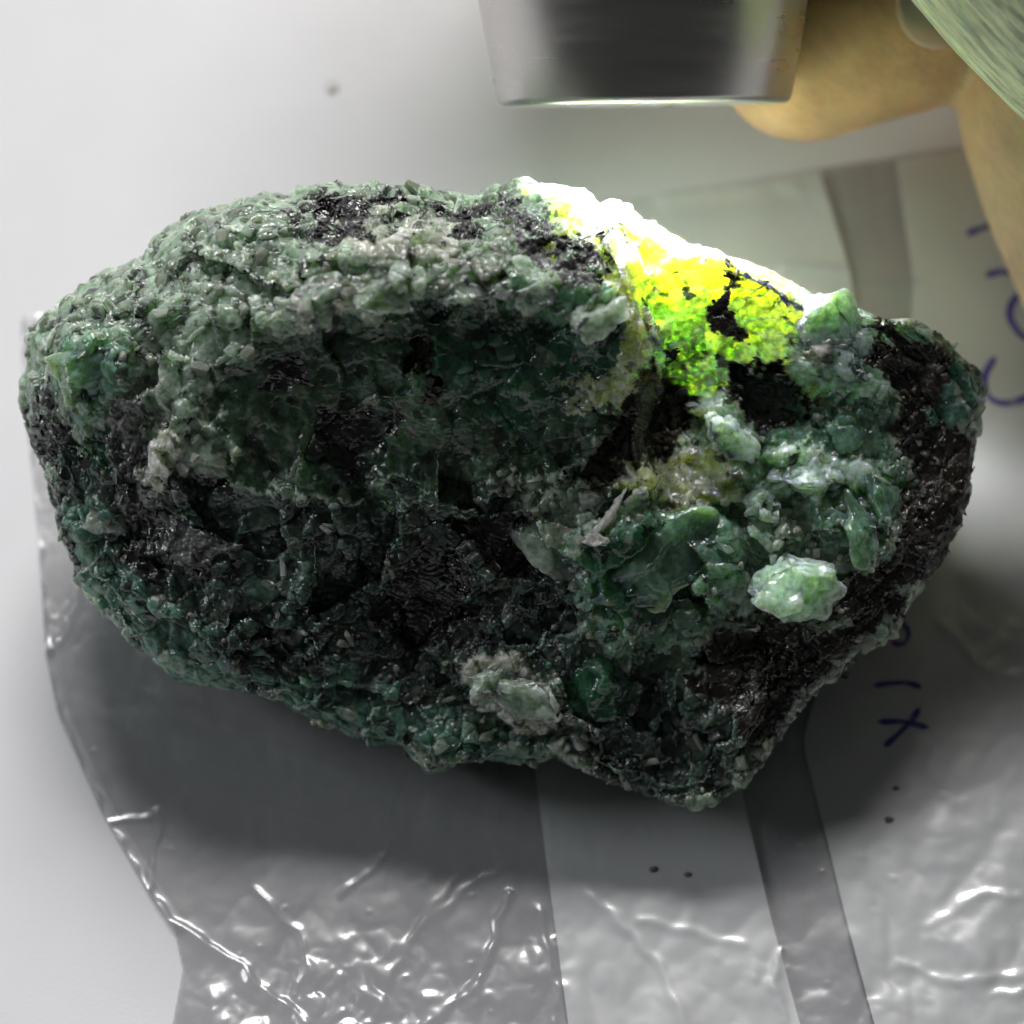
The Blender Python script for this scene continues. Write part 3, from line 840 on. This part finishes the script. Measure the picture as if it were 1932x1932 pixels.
lump('emerald_crystal', 1215, 1080, 120, 95, .3, 2.2, 'green', 35, .18, .12, .0003)
lump('emerald_crystal', 1130, 1315, 66, 60, .6, 1.6, 'deep', 36, .15, .12, .0003)
lump('pale_crystal', 305, 880, 26, 38, .5, .9, 'pale', 17, .2, .3, .0004)
lump('pale_crystal', 210, 985, 40, 36, .2, .9, 'crys', 18, .3, .3, .0002)
lump('green_crystal', 150, 690, 80, 66, .2, 1.6, 'green', 19, .5, .35, .0002)

# ================================================================== the plastic bag
bag = empty('plastic_bag', (0, 0, .0002), 'clear crinkled plastic bag with white writing bands, lying flat under the stone', 'plastic bag')
def to_px(X, Y, Z=0.0):
    d = np.stack([X, Y, np.full(X.shape, Z)], -1) - CAMP
    w_ = d @ AW
    t = -DIST / w_
    return 966 + (d @ AX) * t / HALF * 966, 966 - (d @ AV) * t / HALF * 966

RIDGES = [([(330,1330),(480,1400),(700,1480),(1010,1580)], 9, .05), ([(280,1400),(420,1500),(620,1560)], 8, .045), ([(1000,1600),(860,1700),(700,1830)], 9, .07), ([(480,1680),(560,1760),(600,1860)], 8, .12), ([(700,1930),(760,1800),(870,1640)], 8, .07), ([(1120,1700),(1250,1830),(1290,1940)], 10, .09), ([(1750,1750),(1840,1690),(1930,1700)], 9, .10), ([(1690,1820),(1800,1860),(1930,1840)], 9, .10), ([(1780,1180),(1850,1260),(1920,1280)], 10, .10), ([(1400,1790),(1300,1760),(1210,1740)], 9, .07),
 ([(205,1555),(255,1543),(300,1537),(304,1560),(278,1680)], 5, .10), ([(278,1690),(330,1745),(410,1797),(480,1850),(580,1940)], 9, .22),
 ([(835,1480),(790,1540),(700,1640),(640,1690)], 7, .10), ([(955,1690),(940,1760),(900,1860),(800,1940)], 9, .18), ([(1015,1720),(1040,1800),(1050,1940)], 8, .14),
 ([(1480,510),(1560,515),(1640,530),(1720,548)], 10, .20), ([(200,1240),(320,1290),(470,1340),(700,1420),(1000,1540)], 10, .05),
 ([(80,1240),(130,1190),(150,1110)], 8, .22), ([(1250,375),(1500,345),(1700,300),(1940,262)], 16, .22), ([(1560,390),(1640,380),(1760,300)], 14, .16),
 ([(1470,1800),(1462,1860),(1480,1930)], 7, .14), ([(210,1320),(300,1325),(400,1300)], 9, .12), ([(85,1250),(110,1345),(190,1530),(280,1690)], 7, .12),
 ([(1870,1885),(1940,1870)], 6, .1), ([(40,600),(60,900),(85,1240)], 6, .12)]
CRINK = [(640,1895,140,60,.30), (560,1850,60,40,.16), (720,1930,80,30,.2), (110,1195,60,50,.24), (440,1900,80,60,.2), (700,1800,90,60,.14), (900,1880,90,60,.16), (1040,1860,40,90,.2), (1500,1860,90,60,.14),
 (1850,1650,150,150,.08), (1880,1250,120,120,.09), (1600,400,120,50,.10), (1720,545,40,20,.2), (760,1560,260,90,.010), (230,1380,60,60,.10),
 (1640,1900,60,40,.20), (1740,1840,160,60,.07), (60,600,40,30,.25), (110,960,30,80,.14)]
def film_z(X, Y):
    sh = X.shape; px, py = to_px(X.ravel(), Y.ravel())
    q = np.stack([px / 60, py / 60, np.zeros_like(px)], 1)
    wx = px + 14 * vnoise(q * 1.3, 301); wy = py + 14 * vnoise(q * 1.3, 302)
    z = .05 * vnoise(q * .5, 303) + .012 * vnoise(q * 2.2, 304)
    A = .10 + .75 * sstep(1560, 1900, py) * sstep(300, 420, px) * (1 - .45 * sstep(1000, 1100, px)) + .30 * sstep(1560, 1750, px) * sstep(900, 1150, py) + .35 * np.exp(-((py - 400) / 70) ** 2) * sstep(1300, 1500, px)
    fz = 0
    for k, (sc_, a_) in enumerate(((150, .62), (70, .26), (33, .05))):
        fz = fz + a_ * np.abs(vnoise(np.stack([wx / sc_, wy / sc_ * .8, np.zeros_like(px)], 1), 330 + k))
    z = z + A * fz
    q2 = np.stack([wx / 34, wy / 34, np.zeros_like(px)], 1)
    rid = np.abs(vnoise(q2 * .62, 305)) + .28 * np.abs(vnoise(q2 * 1.5, 306))
    amp = np.zeros(len(px))
    for cx, cy, rx, ry, a in CRINK:
        amp += a * np.exp(-((px - cx) / rx) ** 2 - ((py - cy) / ry) ** 2)
    z = z + amp * 1.3 * rid
    F1, F2, V, H = worley(np.stack([px / 34, py / 34, np.full(len(px), .5)], 1), 310)
    dd = np.sqrt(V[:, 0] ** 2 + V[:, 1] ** 2) * 34
    z = z + np.where(_r(H, 2) > .94, .05 + .05 * _r(H, 3), 0) * np.exp(-(dd / 4.2) ** 2)
    for pl, wd, hh in RIDGES:
        d2 = np.full(len(px), 1e9)
        for (ax, ay), (bx, by) in zip(pl[:-1], pl[1:]):
            ex, ey = bx - ax, by - ay
            t = np.clip(((wx - ax) * ex + (wy - ay) * ey) / (ex * ex + ey * ey), 0, 1)
            d2 = np.minimum(d2, (wx - ax - t * ex) ** 2 + (wy - ay - t * ey) ** 2)
        z = z + hh * np.exp(-d2 / wd ** 2)
    return ((z + .32) / 1000).clip(.00012, .00125).reshape(sh)

BAG = [(40,600),(46,760),(62,900),(76,1080),(86,1240),(108,1345),(190,1530),(284,1692),(330,1760),(345,1830),(320,1960),(300,2120),(2160,2120),(2160,225),
       (1900,268),(1600,312),(1250,372),(1000,400),(500,520),(200,575)]
bag_w = np.array([PZ(x, y)[:2] for x, y in BAG])
M_film = mat_film('clear_film', (0.925, 0.925, 0.93), 0.0, .02)
M_back = mat_film('clear_film_back', (0.91, 0.91, 0.915), 0.0, .01)
M_band = mat_film('white_print', (0.9, 0.9, 0.9), .8)
st = .00016
x0, y0 = bag_w.min(0); x1, y1 = bag_w.max(0)
nx, ny = int((x1 - x0) / st) + 1, int((y1 - y0) / st) + 1
gxx, gyy = np.meshgrid(x0 + np.arange(nx) * st, y0 + np.arange(ny) * st)
gz = film_z(gxx, gyy)
sd = poly_sdf(gxx, gyy, bag_w)
# pull the rim vertices on to the outline so that the cut edge is clean
ins = sd > -st * 1.01
vid = np.arange(nx * ny).reshape(ny, nx)
quad = np.stack([vid[:-1, :-1], vid[:-1, 1:], vid[1:, 1:], vid[1:, :-1]], -1).reshape(-1, 4)
fin = (sd > 0).ravel()[quad].all(1)
quad = quad[fin]
used, inv = np.unique(quad, return_inverse=True)
V3 = np.stack([gxx.ravel()[used], gyy.ravel()[used], gz.ravel()[used]], 1)
film = link_mesh('front_film', V3 - [0, 0, .0002], inv.reshape(-1, 4), M_film, bag, smooth=True)
backf = link_mesh('back_film', [(x, y, -.0001) for x, y in bag_w], [tuple(range(len(bag_w)))[::-1]], M_back, bag)

def strip(name, left, right, nseg, nw, dz, mat):
    def rs(pl, n):
        pl = np.array(pl, float); L_ = np.concatenate([[0], np.cumsum(np.linalg.norm(np.diff(pl, axis=0), axis=1))])
        t = np.linspace(0, L_[-1], n)
        o = np.stack([np.interp(t, L_, pl[:, 0]), np.interp(t, L_, pl[:, 1])], 1)
        k_ = np.hanning(21); k_ /= k_.sum()
        oo = o.copy()
        for c in range(2):
            oo[:, c] = np.convolve(np.pad(o[:, c], 10, mode='reflect', reflect_type='odd'), k_, 'valid')
        return oo
    a, b2 = rs(left, nseg), rs(right, nseg)
    t = np.linspace(0, 1, nw)[None, :, None]
    g = a[:, None] * (1 - t) + b2[:, None] * t
    W3 = np.array([PZ(x, y) for x, y in g.reshape(-1, 2)])
    z = film_z(W3[:, 0], W3[:, 1]) + dz
    ii = np.arange(nseg * nw).reshape(nseg, nw)
    q = np.stack([ii[:-1, :-1], ii[1:, :-1], ii[1:, 1:], ii[:-1, 1:]], -1).reshape(-1, 4)
    return link_mesh(name, np.stack([W3[:, 0], W3[:, 1], z - .0002], 1), q, mat, bag, smooth=True)

M_seam = mat_film('sealed_edge', (0.93, 0.93, 0.935), 0.0, .16)
strip('sealed_edge', [(42,610),(48,760),(64,900),(78,1080),(88,1240),(110,1345),(192,1530),(286,1690),(332,1758)],
      [(56,612),(62,760),(78,900),(93,1080),(104,1240),(128,1345),(214,1527),(306,1680),(352,1748)], 240, 6, .00004, M_seam)
bandA = strip('writing_band', [(1090,392),(1080,800),(1000,1300),(1012,1480),(1040,1700),(1075,1960),(1090,2110)],
      [(1545,330),(1600,505),(1640,760),(1450,1250),(1395,1480),(1455,1740),(1515,1960),(1560,2110)], 300, 70, .00005, M_band)
bandB = strip('writing_band', [(1690,310),(1722,530),(1700,900),(1560,1250),(1512,1400),(1560,1590),(1600,1760),(1655,1960),(1690,2110)],
      [(2140,240),(2140,530),(2140,900),(2140,1250),(2140,1400),(2140,1590),(2140,1760),(2140,1960),(2140,2110)], 300, 80, .00005, M_band)

M_ink, nt, N_, L_, b_ = new_mat('blue_ink')
b_.inputs['Base Color'].default_value = (0.07, 0.05, 0.38, 1); b_.inputs['Roughness'].default_value = .45
tc = nd(N_, 'ShaderNodeTexCoord'); nz = nd(N_, 'ShaderNodeTexNoise'); nz.inputs['Scale'].default_value = 1300; nz.inputs['Detail'].default_value = 4
L_.new(tc.outputs['Object'], nz.inputs['Vector'])
mr_ = nd(N_, 'ShaderNodeMapRange'); mr_.inputs[1].default_value = .3; mr_.inputs[2].default_value = .6; mr_.inputs[3].default_value = .45; mr_.inputs[4].default_value = .95
L_.new(nz.outputs[0], mr_.inputs[0]); L_.new(mr_.outputs[0], b_.inputs['Alpha'])
def stroke(pl, wd, closed=False):
    pl = np.array(pl, float) * (1932 / 2048)
    n = len(pl); out = []
    for i in range(n if closed else n - 1):
        p0, p1, p2, p3 = (pl[(i + k) % n] if closed else pl[min(max(i + k, 0), n - 1)] for k in (-1, 0, 1, 2))
        for t in np.linspace(0, 1, 10, endpoint=False):
            out.append(.5 * (2 * p1 + (p2 - p0) * t + (2 * p0 - 5 * p1 + 4 * p2 - p3) * t * t + (3 * p1 - p0 - 3 * p2 + p3) * t ** 3))
    out.append(pl[0] if closed else pl[-1])
    out = np.array(out); m = len(out)
    tg = np.gradient(out, axis=0); tg /= np.linalg.norm(tg, axis=1, keepdims=True) + 1e-9
    nr = np.stack([-tg[:, 1], tg[:, 0]], 1)
    s_ = np.linspace(0, 1, m)
    wdv = wd * (np.clip(np.minimum(s_, 1 - s_) * m / 3, .35, 1) if not closed else np.ones(m)) * (1 + .15 * np.sin(s_ * 9))
    g = np.stack([out + nr * wdv[:, None] * k for k in (-.5, 0, .5)], 1).reshape(-1, 2)
    W3 = np.array([PZ(x, y) for x, y in g]); z = film_z(W3[:, 0], W3[:, 1]) + .00011
    ii = np.arange(m * 3).reshape(m, 3)
    q = np.stack([ii[:-1, :-1], ii[1:, :-1], ii[1:, 1:], ii[:-1, 1:]], -1).reshape(-1, 4)
    return np.stack([W3[:, 0], W3[:, 1], z - .0002], 1), q

LETTERS = [[([(1745,1376),(1780,1372),(1811,1371),(1842,1380)], 10)],
 [([(1753,1449),(1803,1449),(1857,1461)], 11), ([(1838,1420),(1819,1449),(1790,1478),(1767,1498)], 11)],
 [([(1796,1246),(1812,1262),(1815,1277),(1808,1291),(1795,1294),(1782,1288)], 9)],
 [([(1931,474),(1953,466),(1977,458),(2010,450)], 12)],
 [([(1969,558),(1995,550),(2021,551),(2060,556)], 12)],
 [([(2048,590),(2028,604),(2018,628),(2023,651),(2048,680),(2080,670),(2092,630),(2078,596)], 13, True)],
 [([(1990,718),(1971,749),(1967,775),(1979,802),(2010,812),(2048,802),(2085,780)], 12)]]
for L1 in LETTERS:
    VV, QQ, off = [], [], 0
    for s1 in L1:
        v, q = stroke(*s1); VV.append(v); QQ.append(q + off); off += len(v)
    o = link_mesh('handwritten_letter', np.concatenate(VV), np.concatenate(QQ), M_ink, bandB, smooth=True)

# ================================================================== the hand
M_skin = mat_skin()
SKIN = np.array([0.58, 0.375, 0.225]); PALE = np.array([0.60, 0.43, 0.29]); THUMB_GREENLIT = np.array([0.72, 0.80, 0.52])  # thumb tone has green light from the stone put into it
def tube_pts(chain, seg=40, rings=10):
    """rounded tapered tube through (px, py, w, radius px)"""
    k = HALF / 966
    C = [np.concatenate([to_world(uvw(x, y, w)).ravel(), [r * k]]) for x, y, w, r in chain]
    C = np.array(C)
    pts_, n = [], len(C)
    for i in range(n - 1):
        p0, p1, p2, p3 = C[max(i - 1, 0)], C[i], C[i + 1], C[min(i + 2, n - 1)]
        for t in np.linspace(0, 1, rings, endpoint=False):
            pts_.append(.5 * (2 * p1 + (p2 - p0) * t + (2 * p0 - 5 * p1 + 4 * p2 - p3) * t * t + (3 * p1 - p0 - 3 * p2 + p3) * t ** 3))
    pts_.append(C[-1]); S = np.array(pts_)
    d0 = S[1, :3] - S[0, :3]; d0 /= np.linalg.norm(d0); d1 = S[-1, :3] - S[-2, :3]; d1 /= np.linalg.norm(d1)
    def cap(s, d):
        return [np.concatenate([s[:3] + d * s[3] * math.sin(a), [s[3] * math.cos(a)]]) for a in np.linspace(.2, 1.5, 7)]
    S = np.array(cap(S[0], -d0)[::-1] + list(S) + cap(S[-1], d1))
    T = np.gradient(S[:, :3], axis=0); T /= np.linalg.norm(T, axis=1, keepdims=True)
    T[:7] = d0; T[-7:] = d1
    u = np.cross(T[0], [0, 0, 1]); u /= np.linalg.norm(u)
    vs, fs = [], []
    for j in range(len(S)):
        u = u - T[j] * (u @ T[j]); u /= np.linalg.norm(u); b2 = np.cross(T[j], u)
        for a in np.arange(seg) / seg * 2 * np.pi:
            vs.append(S[j, :3] + S[j, 3] * (u * math.cos(a) + b2 * math.sin(a)))
    for j in range(len(S) - 1):
        for a in range(seg):
            a2 = (a + 1) % seg
            fs.append((j * seg + a, j * seg + a2, (j + 1) * seg + a2, (j + 1) * seg + a))
    fs.append(tuple(range(seg))[::-1]); fs.append(tuple((len(S) - 1) * seg + a for a in range(seg)))
    return vs, fs

FING = [[(1520,92,-.0140,186),(1650,35,-.0135,205),(1800,-20,-.013,212),(2050,-150,-.012,225),(2200,-500,-.012,250),(2050,-1000,-.004,300)],   # under the torch
        [(2112,490,-.013,212),(2060,300,-.013,235),(2040,120,-.012,245),(2150,-100,-.011,255),(2320,-500,-.006,270),(2200,-1050,0,320)],             # bent, at the edge
        [(2230,190,.008,205),(2110,60,.0085,232),(1935,-135,.009,240),(1800,-330,.010,235),(1720,-650,.012,270),(1700,-950,.013,330)],               # thumb
        [(1000,-450,-.018,165),(1250,-430,-.022,190),(1600,-450,-.020,210),(2000,-600,-.010,240),(2000,-1000,0,300)],
        [(1000,-800,-.016,160),(1250,-790,-.020,180),(1600,-800,-.018,200),(1950,-900,-.008,230),(2000,-1200,0,300)],
        [(1600,-1000,.014,330),(1850,-1250,.010,460),(2200,-1450,.010,480),(2500,-2000,.02,420),(2800,-2900,.04,380)],
        [(2200,-1050,0,330),(1950,-1350,.004,460)],
        [(1900,-1350,.008,430),(1450,-1450,.014,400),(1020,-1480,.012,330),(780,-1430,.0,240)]]  # unseen palm bulk, added and stretched left to shade the table
allv, allf, off = [], [], 0
for ch in FING:
    v, f = tube_pts(ch)
    allv += v; allf += [tuple(i + off for i in q) for q in f]; off += len(v)
hb = PW(1800, 0, 0.0)
tmp = link_mesh('tmp_hand', np.array(allv) - hb, allf, M_skin)
md = tmp.modifiers.new('r', 'REMESH'); md.mode = 'VOXEL'; md.voxel_size = .00042
ms = tmp.modifiers.new('s', 'SMOOTH'); ms.factor = .5; ms.iterations = 6
dg = bpy.context.evaluated_depsgraph_get()
hm = bpy.data.meshes.new_from_object(tmp.evaluated_get(dg))
bpy.data.objects.remove(tmp)
hm.name = 'hand'
hand = bpy.data.objects.new('hand', hm); COL.objects.link(hand); hand.location = Vector(hb)
hand['label'] = 'bare hand holding the flashlight, thumb and bent fingers in the upper corner'; hand['category'] = 'hand'
hv = np.empty(len(hm.vertices) * 3, np.float32); hm.vertices.foreach_get('co', hv); hv = hv.reshape(-1, 3).astype(float)
hf = np.array([v for p in hm.polygons for v in ((p.vertices[0], p.vertices[1], p.vertices[2]), (p.vertices[0], p.vertices[2], p.vertices[-1]))])
hn = vnormals(hv, hf)
hw = hv + hb
# thumb axis in space, for the long wrinkles of its dry skin
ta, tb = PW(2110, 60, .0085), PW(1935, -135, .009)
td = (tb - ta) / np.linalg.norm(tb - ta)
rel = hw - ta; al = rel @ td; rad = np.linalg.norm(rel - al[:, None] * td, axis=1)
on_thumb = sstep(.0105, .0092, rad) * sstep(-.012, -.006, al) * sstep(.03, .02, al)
q = np.stack([al * 180, (rel @ np.cross(td, AW)) * 1700, (rel @ AW) * 1700], 1) + .8 * np.stack([vnoise(hw * 300, 401), vnoise(hw * 300, 402), vnoise(hw * 300, 403)], 1)
wr = (1 - np.abs(vnoise(q, 404)) * 2) * .7 + (1 - np.abs(vnoise(q * [3, 2.1, 2.1], 405)) * 2) * .4
cre = vnoise(hw * 420, 411) * .5 + vnoise(hw * 1500, 412) * .25
hv = hv + hn * (.00009 * cre)[:, None]
hm.vertices.foreach_set('co', hv.astype(np.float32).ravel())
hc = np.tile(SKIN, (len(hv), 1)) * (1 + .18 * fbm(hw * 220, 421, 3))[:, None]
f2a, f2b = PW(2112, 490, -.013), PW(2040, 120, -.012)
e2 = f2b - f2a; tt = np.clip(((hw - f2a) @ e2) / (e2 @ e2), 0, 1)
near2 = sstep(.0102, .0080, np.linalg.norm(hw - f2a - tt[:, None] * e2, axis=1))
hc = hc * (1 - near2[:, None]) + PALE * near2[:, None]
hc = hc * (1 - on_thumb[:, None]) + THUMB_GREENLIT * on_thumb[:, None]
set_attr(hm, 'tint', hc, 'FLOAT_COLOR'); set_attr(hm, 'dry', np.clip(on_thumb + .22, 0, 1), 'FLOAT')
sa = hm.attributes.new('streak', 'FLOAT_VECTOR', 'POINT')
sa.data.foreach_set('vector', np.stack([al * 260, (rel @ np.cross(td, AW)) * 2300, (rel @ AW) * 2300], 1).astype(np.float32).ravel())
hm.polygons.foreach_set('use_smooth', np.ones(len(hm.polygons), bool)); hm.update()
# nail of the finger under the torch
M_nail = simple('nail', (0.52, 0.37, 0.30), .5, Subsurface_Weight=.3)
v, f = icos(4)
kk = HALF / 966
nv = v * [92 * kk, 112 * kk, 16 * kk]
nv += (.03 * kk * 26 * fbm(v * 4, 431, 3))[:, None] * v
ncen = uvw(1785, -12, -.0058)
c_, s_ = math.cos(-.5), math.sin(-.5)
nv = np.stack([nv[:, 0] * c_ - nv[:, 1] * s_, nv[:, 0] * s_ + nv[:, 1] * c_, nv[:, 2]], 1)
link_mesh('fingernail', to_world(nv + ncen) - hb, f, M_nail, hand, smooth=True)

# ================================================================== a speck on the table
M_speck = simple('dust', (0.62, 0.61, 0.60), .8)
v, f = icos(3)
sp = link_mesh('dust_speck', v * (1 + .15 * vnoise(v * 2.0, 441))[:, None] * [.00045, .00055, .00010], f, M_speck, smooth=True)
sp.location = Vector(PZ(627, 165)) + Vector((0, 0, .00008))
sp['label'] = 'tiny grey dust speck alone on the white table'; sp['category'] = 'speck'

# crumbs fallen from the stone on to the bag
M_crumb = simple('dark_crumb', (0.17, 0.16, 0.12), .8)
for (cx, cy, cr, lab) in [(1690, 1491, 5, 'small dark crumb on the bag just below the inked X'), (1676, 1550, 7, 'larger dark crumb on the bag, lower of the two below the inked X'),
                          (1297, 1654, 6, 'dark crumb on the white band under the stone, next to the clear strip'), (1232, 1644, 7, 'dark crumb in the middle of the white band under the stone')]:
    v, f = icos(2)
    W3 = PZ(cx, cy)
    zz = float(film_z(np.array([W3[0]]), np.array([W3[1]]))[0])
    o = link_mesh('stone_crumb', v * (1 + .4 * vnoise(v * 1.7 + cx, 451))[:, None] * cr * HALF / 966 * np.array([1.3, .9, .35]), f, M_crumb)
    o.location = Vector((W3[0], W3[1], zz + cr * HALF / 966 * .3))
    o['label'] = lab; o['category'] = 'crumb'; o['group'] = 'crumbs fallen on the bag'
